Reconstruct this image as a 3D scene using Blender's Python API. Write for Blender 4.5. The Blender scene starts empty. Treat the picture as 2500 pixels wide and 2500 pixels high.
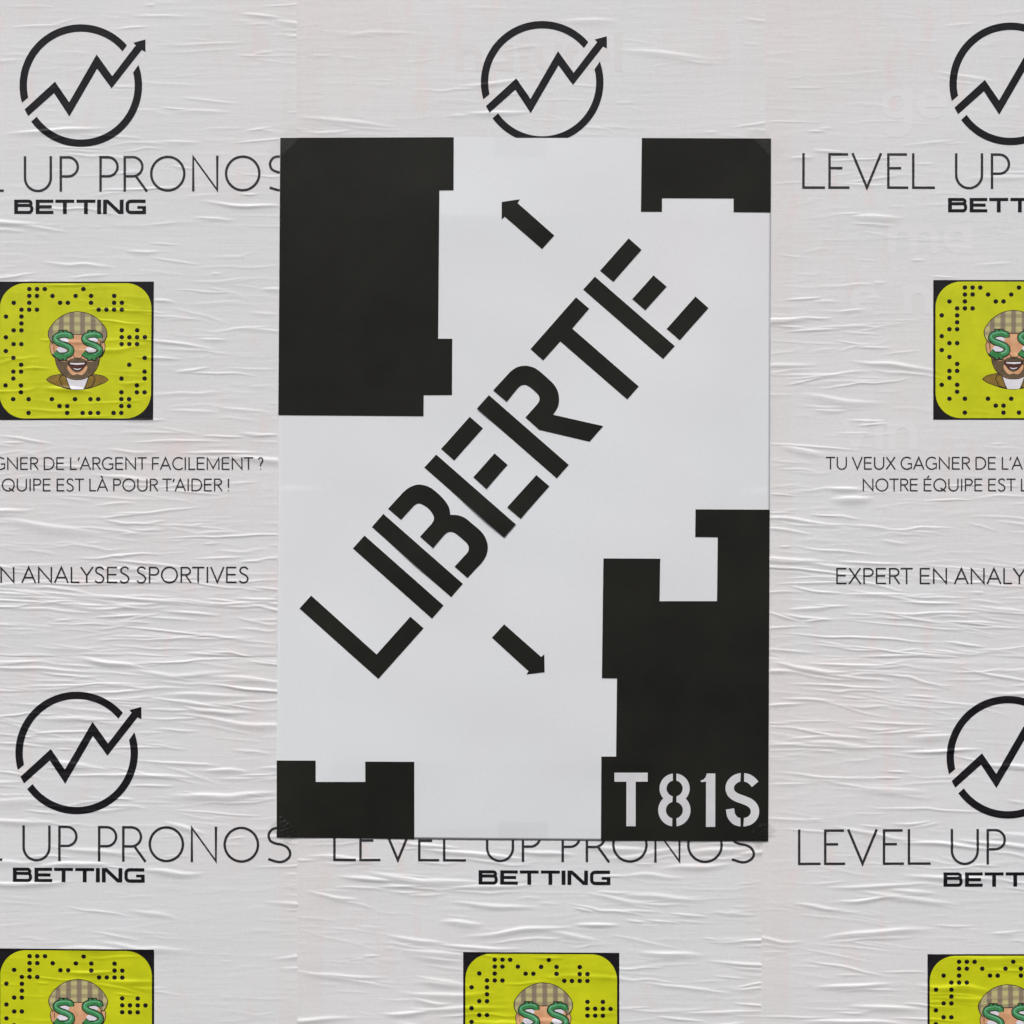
import bpy, math, random
import numpy as np
from mathutils import Vector
from mathutils.geometry import delaunay_2d_cdt

SC = bpy.context.scene
S = 0.000495            # metres per unit of layout (an A1 sheet, 0.594 m, is 1200 units wide)
ZC = 1.55               # height of the picture centre above the ground


# ------------------------------------------------------------------ camera, sky, sun, exposure
def W(x, y, d=0.0):
    """layout units (x right, y down) -> metres on the wall; d = metres off the wall"""
    return ((x - 1250.0) * S, -d, ZC + (1250.0 - y) * S)


cam_data = bpy.data.cameras.new("camera")
cam = bpy.data.objects.new("camera", cam_data)
SC.collection.objects.link(cam)
DIST = 2.3
cam.location = (0.0, -DIST, ZC)
cam.rotation_euler = (math.radians(90), 0, 0)
cam_data.sensor_fit = 'HORIZONTAL'
cam_data.sensor_width = 36.0
cam_data.lens = 36.0 * DIST / (2500 * S)
cam_data.clip_start = 0.05
cam_data.clip_end = 200
SC.camera = cam

SUN_EL, SUN_AZ = 63.0, -24.0       # elevation; azimuth measured from straight in front of the wall
world = bpy.data.worlds.new("World")
SC.world = world
world.use_nodes = True
wn = world.node_tree
wn.nodes.clear()
wout = wn.nodes.new('ShaderNodeOutputWorld')
wbg = wn.nodes.new('ShaderNodeBackground')
wsky = wn.nodes.new('ShaderNodeTexSky')
wsky.sky_type = 'NISHITA'
wsky.sun_disc = False
wsky.sun_elevation = math.radians(SUN_EL)
wsky.sun_rotation = math.radians(180.0 - SUN_AZ)
wsky.dust_density = 6.0
wsky.air_density = 1.0
wsky.ozone_density = 1.0
whs = wn.nodes.new('ShaderNodeHueSaturation')
whs.inputs['Saturation'].default_value = 0.16
wn.links.new(wsky.outputs[0], whs.inputs['Color'])
wn.links.new(whs.outputs[0], wbg.inputs[0])
wbg.inputs[1].default_value = 0.065
wn.links.new(wbg.outputs[0], wout.inputs[0])

sun_data = bpy.data.lights.new("sun", 'SUN')
sun_data.energy = 1.5
sun_data.angle = math.radians(14)
sun_data.color = (1.0, 0.965, 0.93)
sun = bpy.data.objects.new("sun", sun_data)
SC.collection.objects.link(sun)
el, az = math.radians(SUN_EL), math.radians(SUN_AZ)
sdir = Vector((math.sin(az) * math.cos(el), -math.cos(az) * math.cos(el), math.sin(el)))
sun.rotation_euler = sdir.to_track_quat('Z', 'Y').to_euler()
sun.location = sdir * 5

SC.view_settings.view_transform = 'Standard'
SC.view_settings.look = 'None'
SC.view_settings.exposure = 1.0
SC.view_settings.gamma = 1.0
SC.render.film_transparent = False

col = SC.collection


# ------------------------------------------------------------------ materials
def lin(r, g, b):
    f = lambda c: (c / 255 / 12.92) if c / 255 <= 0.04045 else ((c / 255 + 0.055) / 1.055) ** 2.4
    return (f(r), f(g), f(b), 1.0)


class NT:
    def __init__(s, name):
        s.m = bpy.data.materials.new(name)
        s.m.use_nodes = True
        s.t = s.m.node_tree
        s.b = s.t.nodes['Principled BSDF']

    def n(s, t, **kw):
        o = s.t.nodes.new(t)
        for k, v in kw.items():
            setattr(o, k, v)
        return o

    def l(s, a, b):
        s.t.links.new(a, b)

    def noise(s, vec, scale, detail=3.0, rough=0.55, stretch=(1, 1, 1), off=(0, 0, 0)):
        mp = s.n('ShaderNodeMapping')
        mp.inputs['Scale'].default_value = stretch
        mp.inputs['Location'].default_value = off
        s.l(vec, mp.inputs['Vector'])
        no = s.n('ShaderNodeTexNoise')
        no.inputs['Scale'].default_value = scale
        no.inputs['Detail'].default_value = detail
        no.inputs['Roughness'].default_value = rough
        s.l(mp.outputs[0], no.inputs['Vector'])
        return no.outputs[0]

    def ramp(s, fac, p0, p1, c0=0.0, c1=1.0):
        r = s.n('ShaderNodeMapRange')
        r.inputs['From Min'].default_value = p0
        r.inputs['From Max'].default_value = p1
        r.inputs['To Min'].default_value = c0
        r.inputs['To Max'].default_value = c1
        s.l(fac, r.inputs['Value'])
        return r.outputs[0]

    def mix(s, fac, a, b, mode='MIX'):
        m = s.n('ShaderNodeMix', data_type='RGBA', blend_type=mode)
        if hasattr(fac, 'links') or hasattr(fac, 'is_linked'):
            s.l(fac, m.inputs[0])
        else:
            m.inputs[0].default_value = fac
        for i, v in ((6, a), (7, b)):
            if isinstance(v, tuple):
                m.inputs[i].default_value = v
            else:
                s.l(v, m.inputs[i])
        return m.outputs[2]

    def math(s, op, a, b):
        m = s.n('ShaderNodeMath', operation=op)
        for i, v in ((0, a), (1, b)):
            if isinstance(v, (int, float)):
                m.inputs[i].default_value = v
            else:
                s.l(v, m.inputs[i])
        return m.outputs[0]


def paper_material():
    """thin pasted paper: off-white, with stains and the faint pink of older posters showing through"""
    k = NT("pasted_paper")
    tc = k.n('ShaderNodeTexCoord').outputs['Object']
    base = (0.726, 0.727, 0.750, 1)
    big = k.ramp(k.noise(tc, 3.2, 3.0, 0.55, (1, 1, 0.7)), 0.40, 0.66)
    c = k.mix(big, base, (0.730, 0.698, 0.704, 1))
    cool = k.ramp(k.noise(tc, 2.6, 2.0, 0.5, (1, 1, 0.8), (7, 3, 2)), 0.46, 0.68)
    c = k.mix(k.math('MULTIPLY', cool, 0.8), c, (0.700, 0.720, 0.742, 1))
    # block-like traces of the old lettering underneath
    bars = k.ramp(k.noise(tc, 34.0, 1.0, 0.4, (1.3, 1, 0.6), (3, 0, 1)), 0.52, 0.66)
    zone = k.ramp(k.noise(tc, 4.0, 1.0, 0.5, (1, 1, 1.6), (1, 5, 9)), 0.50, 0.62)
    ghost = k.math('MULTIPLY', k.math('MULTIPLY', bars, zone), 0.42)
    c = k.mix(ghost, c, (0.750, 0.655, 0.645, 1))
    # sheets are doubled along their side edges, where less of the board and more of the old print shows
    sx = k.n('ShaderNodeSeparateXYZ')
    k.l(tc, sx.inputs[0])
    left = k.ramp(sx.outputs[0], -532 * S, -540 * S)
    right = k.math('MULTIPLY', k.ramp(sx.outputs[0], 486 * S, 492 * S), 0.8)
    patch = k.ramp(k.noise(tc, 7.0, 2.0, 0.5, (1, 1, 1), (2, 2, 2)), 0.36, 0.6, 0.35, 1.0)
    edge = k.math('MULTIPLY', k.math('MAXIMUM', left, right), patch)
    c = k.mix(k.math('MULTIPLY', edge, 0.8), c, (0.722, 0.690, 0.692, 1))
    # fibre mottling and specks
    fib = k.ramp(k.noise(tc, 420.0, 3.0, 0.7), 0.3, 0.7, 0.955, 1.03)
    fm = k.n('ShaderNodeCombineColor')
    for i in range(3):
        k.l(fib, fm.inputs[i])
    c = k.mix(1.0, c, fm.outputs[0], 'MULTIPLY')
    smear = k.ramp(k.noise(tc, 60.0, 4.0, 0.6, (1, 1, 4)), 0.62, 0.85, 0.0, 0.10)
    c = k.mix(smear, c, (0.50, 0.47, 0.45, 1))
    k.l(c, k.b.inputs['Base Color'])
    k.b.inputs['Roughness'].default_value = 0.52
    k.b.inputs['Specular IOR Level'].default_value = 0.35
    bp = k.n('ShaderNodeBump')
    bp.inputs['Strength'].default_value = 0.35
    bp.inputs['Distance'].default_value = 0.0006
    hn = k.noise(tc, 55.0, 4.0, 0.62, (0.22, 1, 2.6))
    k.l(hn, bp.inputs['Height'])
    bp2 = k.n('ShaderNodeBump')
    bp2.inputs['Strength'].default_value = 0.12
    bp2.inputs['Distance'].default_value = 0.0004
    k.l(k.noise(tc, 700.0, 2.0), bp2.inputs['Height'])
    k.l(bp.outputs[0], bp2.inputs['Normal'])
    k.l(bp2.outputs[0], k.b.inputs['Normal'])
    return k.m


def art_paper_material():
    k = NT("smooth_white_paper")
    tc = k.n('ShaderNodeTexCoord').outputs['Object']
    f = k.ramp(k.noise(tc, 3.5, 3.0, 0.5), 0.38, 0.64)
    c = k.mix(f, (0.722, 0.750, 0.778, 1), (0.735, 0.735, 0.762, 1))
    g = k.ramp(k.noise(tc, 500.0, 2.0, 0.6), 0.3, 0.7, 0.975, 1.02)
    fm = k.n('ShaderNodeCombineColor')
    for i in range(3):
        k.l(g, fm.inputs[i])
    c = k.mix(1.0, c, fm.outputs[0], 'MULTIPLY')
    k.l(c, k.b.inputs['Base Color'])
    k.b.inputs['Roughness'].default_value = 0.48
    k.b.inputs['Specular IOR Level'].default_value = 0.35
    bp = k.n('ShaderNodeBump')
    bp.inputs['Strength'].default_value = 0.10
    bp.inputs['Distance'].default_value = 0.0004
    k.l(k.noise(tc, 300.0, 3.0), bp.inputs['Height'])
    k.l(bp.outputs[0], k.b.inputs['Normal'])
    return k.m


def ink(name, c0, c1, scale=60.0, rough=0.45, spec=0.35, wear=0.0):
    """printed or painted colour, slightly uneven, with optional pale rub marks"""
    k = NT(name)
    tc = k.n('ShaderNodeTexCoord').outputs['Object']
    f = k.ramp(k.noise(tc, scale, 4.0, 0.6), 0.3, 0.7)
    c = k.mix(f, c0, c1)
    if wear:
        w = k.ramp(k.noise(tc, 130.0, 4.0, 0.7, (0.35, 1, 3.0)), 0.64, 0.80, 0.0, wear)
        c = k.mix(w, c, (0.30, 0.29, 0.29, 1))
    k.l(c, k.b.inputs['Base Color'])
    k.b.inputs['Roughness'].default_value = rough
    k.b.inputs['Specular IOR Level'].default_value = spec
    bp = k.n('ShaderNodeBump')
    bp.inputs['Strength'].default_value = 0.15
    bp.inputs['Distance'].default_value = 0.0004
    k.l(k.noise(tc, 260.0, 3.0), bp.inputs['Height'])
    k.l(bp.outputs[0], k.b.inputs['Normal'])
    return k.m


def plaid_material():
    k = NT("printed_plaid")
    tc = k.n('ShaderNodeTexCoord').outputs['Object']
    sp = k.n('ShaderNodeSeparateXYZ')
    k.l(tc, sp.inputs[0])

    def bars(o, freq, ph):
        a = k.math('MULTIPLY', o, freq)
        a = k.math('ADD', a, ph)
        s_ = k.n('ShaderNodeMath', operation='SINE')
        k.l(a, s_.inputs[0])
        return k.ramp(s_.outputs[0], -0.2, 0.5)
    vx = bars(sp.outputs[0], 2 * math.pi / (26 * S), 0.6)
    vz = bars(sp.outputs[2], 2 * math.pi / (21 * S), 0.0)
    c = k.mix(vx, lin(190, 182, 128), lin(138, 124, 104))
    c = k.mix(k.math('MULTIPLY', vz, 0.5), c, lin(128, 112, 96))
    k.l(c, k.b.inputs['Base Color'])
    k.b.inputs['Roughness'].default_value = 0.5
    return k.m


def tape_material():
    k = NT("clear_tape")
    t = k.t
    tc = k.n('ShaderNodeTexCoord').outputs['Object']
    t.nodes.remove(k.b)
    out = [n for n in t.nodes if n.type == 'OUTPUT_MATERIAL'][0]
    tr = k.n('ShaderNodeBsdfTransparent')
    tr.inputs[0].default_value = (0.99, 0.99, 0.988, 1)
    gl = k.n('ShaderNodeBsdfGlossy')
    gl.inputs['Roughness'].default_value = 0.22
    gl.inputs['Color'].default_value = (0.9, 0.9, 0.9, 1)
    bp = k.n('ShaderNodeBump')
    bp.inputs['Strength'].default_value = 0.5
    bp.inputs['Distance'].default_value = 0.001
    k.l(k.noise(tc, 120.0, 4.0, 0.7), bp.inputs['Height'])
    k.l(bp.outputs[0], gl.inputs['Normal'])
    mx = k.n('ShaderNodeMixShader')
    mx.inputs[0].default_value = 0.028
    k.l(tr.outputs[0], mx.inputs[1])
    k.l(gl.outputs[0], mx.inputs[2])
    k.l(mx.outputs[0], out.inputs['Surface'])
    return k.m


M_PAPER = paper_material()
M_ART = art_paper_material()
M_INK = ink("printed_black", (0.006, 0.005, 0.0075, 1), (0.013, 0.0115, 0.0145, 1), spec=0.25, wear=0.35)
M_TEXT = ink("printed_charcoal", (0.020, 0.019, 0.023, 1), (0.038, 0.036, 0.040, 1), wear=0.25)
M_CUT = ink("cut_black_paper", (0.0062, 0.0062, 0.0050, 1), (0.0135, 0.0135, 0.0105, 1), 9.0, 0.62, 0.2)
M_SIGN = ink("signature_white", (0.60, 0.60, 0.64, 1), (0.69, 0.69, 0.70, 1), 30.0)
M_YELLOW = ink("printed_yellow", lin(188, 194, 18), lin(205, 209, 24), 30.0, 0.45, 0.35)
M_SKIN = ink("printed_skin", lin(222, 176, 134), lin(206, 150, 112), 90.0)
M_BEARD = ink("printed_beard", lin(88, 74, 56), lin(110, 92, 70), 120.0)
M_GREEN = ink("printed_green", lin(48, 122, 62), lin(72, 146, 92), 70.0)
M_WHITE = ink("printed_white", lin(218, 214, 224), lin(228, 226, 230), 70.0)
M_COAT = ink("printed_coat", lin(146, 118, 46), lin(120, 98, 46), 90.0)
M_LINE = ink("printed_outline", lin(40, 32, 30), lin(50, 42, 38), 90.0)
M_MOUTH = ink("printed_mouth", lin(74, 38, 34), lin(88, 48, 42), 90.0)
M_PLAID = plaid_material()
M_TAPE = tape_material()
M_TAPE_OLD = M_TAPE.copy()
M_TAPE_OLD.name = 'creased_tape'
for n_ in M_TAPE_OLD.node_tree.nodes:
    if n_.type == 'MIX_SHADER':
        n_.inputs[0].default_value = 0.07
    if n_.type == 'BSDF_TRANSPARENT':
        n_.inputs[0].default_value = (0.95, 0.95, 0.945, 1)
    if n_.type == 'BUMP':
        n_.inputs['Strength'].default_value = 1.0
M_WALL = ink("hoarding_board", (0.33, 0.33, 0.32, 1), (0.42, 0.41, 0.40, 1), 9.0, 0.8, 0.2)


# ------------------------------------------------------------------ object helpers
def new_obj(name, me, mats, parent=None):
    o = bpy.data.objects.new(name, me)
    for m in (mats if isinstance(mats, (list, tuple)) else [mats]):
        me.materials.append(m)
    col.objects.link(o)
    if parent is not None:
        o.parent = parent
    return o


def thing(name, loc, label, cat, group=None):
    o = bpy.data.objects.new(name, None)
    o.empty_display_size = 0.05
    col.objects.link(o)
    o.location = loc
    o['label'] = label
    o['category'] = cat
    if group:
        o['group'] = group
    return o


def make_mesh(name, co, faces, smooth=True, mats=None):
    me = bpy.data.meshes.new(name)
    me.from_pydata([tuple(v) for v in co], [], faces)
    if mats is not None:
        me.polygons.foreach_set('material_index', np.array(mats, dtype=np.int32))
    if smooth:
        me.polygons.foreach_set('use_smooth', np.ones(len(me.polygons), dtype=bool))
    me.update()
    return me


def grid_mesh(name, P, smooth=True):
    """P: (rows, cols, 3) world points, row 0 = top"""
    R, C, _ = P.shape
    idx = np.arange(R * C).reshape(R, C)
    a = idx[1:, :-1].ravel(); b = idx[1:, 1:].ravel(); c = idx[:-1, 1:].ravel(); d = idx[:-1, :-1].ravel()
    loops = np.stack([a, b, c, d], 1).astype(np.int32)
    me = bpy.data.meshes.new(name)
    n = len(loops)
    me.vertices.add(R * C)
    me.vertices.foreach_set('co', P.reshape(-1).astype(np.float32))
    me.loops.add(n * 4)
    me.loops.foreach_set('vertex_index', loops.ravel())
    me.polygons.add(n)
    me.polygons.foreach_set('loop_start', np.arange(0, n * 4, 4, dtype=np.int32))
    me.polygons.foreach_set('loop_total', np.full(n, 4, dtype=np.int32))
    if smooth:
        me.polygons.foreach_set('use_smooth', np.ones(n, dtype=bool))
    me.update(calc_edges=True)
    me.validate()
    return me


# ------------------------------------------------------------------ relief of each pasted sheet
class Relief:
    """height above the sheet's own plane, in millimetres, sampled in layout units"""
    DX, DY = 4.0, 1.5

    def __init__(s, x0, x1, y0, y1):
        s.x0, s.y0 = x0 - 40, y0 - 40
        s.nx = int((x1 - x0 + 80) / s.DX) + 2
        s.ny = int((y1 - y0 + 80) / s.DY) + 2
        s.H = np.zeros((s.ny, s.nx), dtype=np.float64)
        s.X = s.x0 + np.arange(s.nx) * s.DX
        s.Y = s.y0 + np.arange(s.ny) * s.DY

    def ridge(s, cx, cy, L, sig, amp, slope=0.0, wob=0.0, lam=120.0, ph=0.0, lower=1.6, mode='max', pw=0.8):
        i0 = max(0, int((cx - L / 2 - s.x0) / s.DX)); i1 = min(s.nx, int((cx + L / 2 - s.x0) / s.DX) + 2)
        if i1 - i0 < 3:
            return
        xs = s.X[i0:i1]
        t = np.clip((xs - (cx - L / 2)) / L, 0, 1)
        yc = cy + slope * (xs - cx) + wob * np.sin(2 * math.pi * xs / lam + ph) + 0.35 * wob * np.sin(2 * math.pi * xs / (lam * 0.43) + ph * 2.3)
        lo, hi = yc.min() - 4 * sig, yc.max() + 4 * sig * lower
        j0 = max(0, int((lo - s.y0) / s.DY)); j1 = min(s.ny, int((hi - s.y0) / s.DY) + 2)
        if j1 - j0 < 2:
            return
        d = s.Y[j0:j1, None] - yc[None, :]
        sg = np.where(d < 0, sig, sig * lower)
        env = np.sin(math.pi * t) ** pw
        sg = sg * (0.55 + 0.45 * env[None, :])
        r = amp * env[None, :] * np.exp(-(d / sg) ** 2)
        if mode == 'max':
            s.H[j0:j1, i0:i1] = np.maximum(s.H[j0:j1, i0:i1], r) + 0.25 * np.minimum(s.H[j0:j1, i0:i1], r)
        else:
            s.H[j0:j1, i0:i1] += r

    def sample(s, x, y):
        fx = np.clip((np.asarray(x) - s.x0) / s.DX, 0, s.nx - 1.001)
        fy = np.clip((np.asarray(y) - s.y0) / s.DY, 0, s.ny - 1.001)
        i = fx.astype(int); j = fy.astype(int)
        u = fx - i; v = fy - j
        H = s.H
        return (H[j, i] * (1 - u) * (1 - v) + H[j, i + 1] * u * (1 - v) + H[j + 1, i] * (1 - u) * v + H[j + 1, i + 1] * u * v)


def bump2(x, y, cx, cy, rx, ry):
    return math.exp(-((x - cx) / rx) ** 2 - ((y - cy) / ry) ** 2)


def crease_density(x, y):
    """how creased the pasted paper is around a point, from the photograph: (thin creases, broad folds)"""
    d = 0.34 + 0.10 * math.sin(x * 0.011 + 1.3) * math.sin(y * 0.013)
    f = 0.10
    if x < 725:
        d += 0.30 * bump2(x, y, 300, 850, 520, 420)
        d += 1.00 * bump2(x, y, 300, 1560, 620, 270)
        d += 0.30 * bump2(x, y, 250, 2000, 500, 160)
        d -= 0.42 * bump2(x, y, 510, 2350, 130, 220)
        d += 0.12 * bump2(x, y, 300, 300, 400, 200)
        f += 0.55 * bump2(x, y, 450, 1880, 400, 300) + 0.35 * bump2(x, y, 200, 2230, 200, 160)
        f += 0.30 * bump2(x, y, 300, 1500, 400, 200)
    elif x < 1865:
        d -= 0.10
        if y > 1500:
            d += 0.30 * bump2(x, y, 1650, 2350, 420, 260) + 0.1
            f += 0.75
        else:
            d += 0.18 * bump2(x, y, 1300, 200, 150, 160)
    else:
        d -= 0.16 * bump2(x, y, 2350, 150, 420, 300)
        d += 0.28 * bump2(x, y, 2020, 900, 220, 450)
        d += 1.00 * bump2(x, y, 2150, 1560, 620, 250)
        d += 0.20 * bump2(x, y, 2150, 2300, 420, 300)
        d -= 0.25 * bump2(x, y, 2400, 950, 170, 220)
        f += 0.30 * bump2(x, y, 1950, 1050, 160, 350) + 0.65 * bump2(x, y, 2150, 2150, 500, 450)
    return max(0.05, d), max(0.0, f)


def crumple(rel, box, seed):
    rng = random.Random(seed)
    x0, x1, y0, y1 = box
    vx0, vx1, vy0, vy1 = max(x0, -140), min(x1, 2640), max(y0, -60), min(y1, 2620)
    area = (vx1 - vx0) * (vy1 - vy0)
    tilt = {0: 0.035, 1: 0.03, 2: 0.05}[0 if x0 < 0 else 1 if x0 < 1500 else 2]
    # very faint fine cockling
    for _ in range(int(area / 2600)):
        x = rng.uniform(vx0, vx1); y = rng.uniform(vy0, vy1)
        d, f = crease_density(x, y)
        if rng.random() > min(1.0, 0.25 + d * 0.8):
            continue
        rel.ridge(x, y, rng.uniform(35, 150), rng.uniform(2.6, 5.5), rng.uniform(0.02, 0.09), rng.gauss(0.0, 0.07),
                  rng.uniform(0, 2.5), rng.uniform(60, 160), rng.uniform(0, 6), rng.uniform(0.9, 1.8), 'add')
    # thin bright creases
    for _ in range(int(area / 1500)):
        x = rng.uniform(vx0, vx1); y = rng.uniform(vy0, vy1)
        d, f = crease_density(x, y)
        if rng.random() > d * 0.72:
            continue
        strong = rng.random() < 0.28 + 0.35 * min(1, d)
        L = rng.lognormvariate(math.log(66 + 75 * min(1.2, d)), 0.5)
        amp = rng.uniform(0.16, 0.42) * (0.75 + 0.4 * min(1.2, d)) if strong else rng.uniform(0.05, 0.15)
        sl = rng.gauss(tilt * (1 if y > 1250 else -0.2), 0.075)
        rel.ridge(x, y, L, rng.uniform(1.6, 2.3), amp, sl, rng.uniform(0.3, 3.0), rng.uniform(120, 300),
                  rng.uniform(0, 6), rng.uniform(1.6, 3.4))
        if rng.random() < 0.22:      # a crease that forks
            rel.ridge(x + L * 0.35, y + rng.uniform(-6, 6), L * 0.7, 2.6, amp * 0.7, sl + rng.choice([-1, 1]) * rng.uniform(0.08, 0.18),
                      1.5, 140, rng.uniform(0, 6), 1.8)
    # broad soft folds
    for _ in range(int(area / 9000)):
        x = rng.uniform(vx0, vx1); y = rng.uniform(vy0, vy1)
        d, f = crease_density(x, y)
        if rng.random() > f * 0.72:
            continue
        L = rng.uniform(110, 300)
        sl = rng.gauss(0.05, 0.07)
        a = rng.uniform(0.40, 0.80)
        rel.ridge(x, y, L, rng.uniform(3.0, 5.4), a, sl, rng.uniform(1, 5), rng.uniform(200, 420), rng.uniform(0, 6), rng.uniform(1.4, 3.0), 'max', 1.2)
        if rng.random() < 0.5:
            rel.ridge(x + rng.uniform(-30, 60), y + rng.uniform(10, 24), L * 0.8, 3.0, a * 0.45, sl, 2, 160, rng.uniform(0, 6), 1.6)
    # slow waviness of the wall behind
    X = rel.X[None, :]; Y = rel.Y[:, None]
    # flatter towards the top, where the paste took better, and in the quiet patches
    calm = 0.55 * np.exp(-((Y + 50) / 480.0) ** 2) * np.where(X < 725, 0.55, 1.0) + 0.45 * np.exp(-((X - 2380) / 190.0) ** 2 - ((Y - 800) / 420.0) ** 2)
    calm = calm + 0.75 * np.exp(-((X - 500) / 110.0) ** 2 - ((Y - 2340) / 170.0) ** 2) + 0.0 * X
    rel.H *= np.clip(1 - calm, 0.15, 1)
    rel.H += 0.10 * (1 + np.sin(X / 71.0 + seed) * np.sin(Y / 93.0 + 2 * seed)) + 0.06 * (1 + np.sin(Y / 31.0 + X / 210.0 + seed))
    rel.H = np.clip(rel.H * 1.35, 0, 1.2)


def seam_cockles(rel, xa, xb, y0, y1, seed, n):
    """short level ridges where a sheet dried over the edge of the one beneath"""
    rng = random.Random(seed)
    for _ in range(n):
        y = rng.uniform(y0, y1)
        rel.ridge((xa + xb) / 2 + rng.uniform(-4, 4), y, (xb - xa) * rng.uniform(0.8, 1.3), rng.uniform(2.4, 4.0),
                  rng.uniform(0.10, 0.30), rng.gauss(0.01, 0.06), 0.8, 70, rng.uniform(0, 6), 1.6, 'max', 0.5)


# art poster outline (four corners)
ART = [(683.8, 336.5), (1882.0, 338.5), (1875.0, 2053.0), (675.5, 2044.0)]


def under_art(x, y):
    """1 well inside the art poster, 0 outside"""
    x = np.asarray(x, float); y = np.asarray(y, float)
    m = np.minimum(np.minimum(x - 683, 1876 - x), np.minimum(y - 340, 2046 - y))
    return np.clip((m + 10) / 20.0, 0, 1)


class Sheet:
    """one pasted poster: frame of reference + relief + base height (mm off the wall)"""
    W_, H_ = 1200, 1697

    def __init__(s, name, xl, y0, shear, base, seed, cut_right=None, cut_bottom=None):
        s.name, s.xl, s.y0, s.shear, s.base = name, xl, y0, shear, base
        s.cut_right, s.cut_bottom = cut_right, cut_bottom
        s.rel = Relief(xl - 20, xl + 1220, y0, y0 + s.H_)
        crumple(s.rel, (xl, xl + 1200, y0, y0 + s.H_), seed)

    def depth(s, x, y, off=0.0):
        x = np.asarray(x, float); y = np.asarray(y, float)
        h = s.rel.sample(x, y)
        k = 1.0 - 0.85 * under_art(x, y)
        if s.cut_right is not None:
            k = k * np.clip(1 - (x - s.cut_right - 2) / 6.0, 0, 1)
        if s.cut_bottom is not None:
            k = k * np.clip(1 - (y - s.cut_bottom - 1) / 5.0, 0, 1)
        # the pasted edge is pressed down on to the sheet it overlaps
        e = y - s.y0 + (900 if s.y0 < 1000 else 0)
        e2 = (x - s.xl - s.shear * (y - s.y0)) + (900 if s.xl < 0 else 0)
        t = np.minimum(np.clip(e / 16.0, 0, 1), np.clip(0.45 + e2 / 24.0, 0, 1))
        k = k * (0.35 + 0.65 * t)
        return (s.base - 0.165 * (1 - t) + h * k + off) * 0.001


def lines(a, b, fine, coarse, fa, fb, hidden=None):
    """grid lines between a and b: fine inside fa..fb, coarse outside and in the hidden range"""
    out = [a]
    x = a
    while x < b - 1e-6:
        st = fine if (fa <= x < fb) else coarse
        if hidden and hidden[0] <= x < hidden[1]:
            st = coarse
            x2 = min(x + st, hidden[1])
        else:
            x2 = x + st
            if x < fa < x2:
                x2 = fa
            if hidden and x < hidden[0] < x2:
                x2 = hidden[0]
        x = min(x2, b)
        out.append(x)
    return np.array(out)


def to_world(x, y, d, org):
    return np.stack([(x - 1250.0) * S - org[0], -d - org[1], ZC + (1250.0 - y) * S - org[2]], -1)


def build_sheet(sh, parent, org, hidden=None):
    xs = lines(0, sh.W_, 4.0, 16.0, -120 - sh.xl, 2620 - sh.xl)
    ys = lines(sh.y0, sh.y0 + sh.H_, 1.5, 16.0, -30, 2560, hidden)
    Xg, Yg = np.meshgrid(xs, ys)
    Xg = Xg + sh.xl + sh.shear * (Yg - sh.y0)
    # the cut edge of the paper is never perfectly straight
    D = sh.depth(Xg, Yg)
    P = to_world(Xg, Yg, D, org)
    me = grid_mesh("paper_sheet", P)
    return new_obj("paper_sheet", me, M_PAPER, parent)


# ------------------------------------------------------------------ 2D shapes
def catmull(pts, n=6, closed=False):
    pts = [np.array(p, float) for p in pts]
    m = len(pts)
    out = []
    rng_ = range(m if closed else m - 1)
    for i in rng_:
        p1, p2 = pts[i % m], pts[(i + 1) % m]
        p0 = pts[(i - 1) % m] if closed or i > 0 else 2 * p1 - p2
        p3 = pts[(i + 2) % m] if closed or i + 2 < m else 2 * p2 - p1
        for k in range(n):
            t = k / n
            out.append(0.5 * ((2 * p1) + (-p0 + p2) * t + (2 * p0 - 5 * p1 + 4 * p2 - p3) * t * t + (-p0 + 3 * p1 - 3 * p2 + p3) * t ** 3))
    if not closed:
        out.append(pts[-1])
    return [tuple(p) for p in out]


def arc(cx, cy, rx, ry, a0, a1, n=24):
    """angles in degrees, y down, a grows clockwise on screen"""
    return [(cx + rx * math.cos(math.radians(a0 + (a1 - a0) * i / n)), cy + ry * math.sin(math.radians(a0 + (a1 - a0) * i / n))) for i in range(n + 1)]


def stroke(pts, w, closed=False, miter=4.0, w2=None):
    """polyline -> list of quads with mitred joints"""
    P = [np.array(p, float) for p in pts]
    if closed and np.allclose(P[0], P[-1]):
        P = P[:-1]
    n = len(P)
    L, R = [], []
    for i in range(n):
        a = P[(i - 1) % n] if (closed or i > 0) else None
        b = P[(i + 1) % n] if (closed or i < n - 1) else None
        d0 = (P[i] - a) / max(1e-9, np.linalg.norm(P[i] - a)) if a is not None else None
        d1 = (b - P[i]) / max(1e-9, np.linalg.norm(b - P[i])) if b is not None else None
        if d0 is None: d0 = d1
        if d1 is None: d1 = d0
        n0 = np.array([-d0[1], d0[0]]); n1 = np.array([-d1[1], d1[0]])
        m = n0 + n1
        ln = np.linalg.norm(m)
        if ln < 1e-6:
            m = n0; k = 1.0
        else:
            m = m / ln
            k = min(miter, 1.0 / max(0.05, float(np.dot(m, n0))))
        L.append(tuple(P[i] + m * k * w / 2)); R.append(tuple(P[i] - m * k * w / 2))
    out = []
    for i in range(n if closed else n - 1):
        j = (i + 1) % n
        out.append([L[i], L[j], R[j], R[i]])
    return out


def resample(poly, step):
    out = []
    n = len(poly)
    for i in range(n):
        a = np.array(poly[i], float); b = np.array(poly[(i + 1) % n], float)
        k = max(1, int(math.ceil(np.linalg.norm(b - a) / step)))
        for q in range(k):
            out.append(tuple(a + (b - a) * q / k))
    return out


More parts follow.
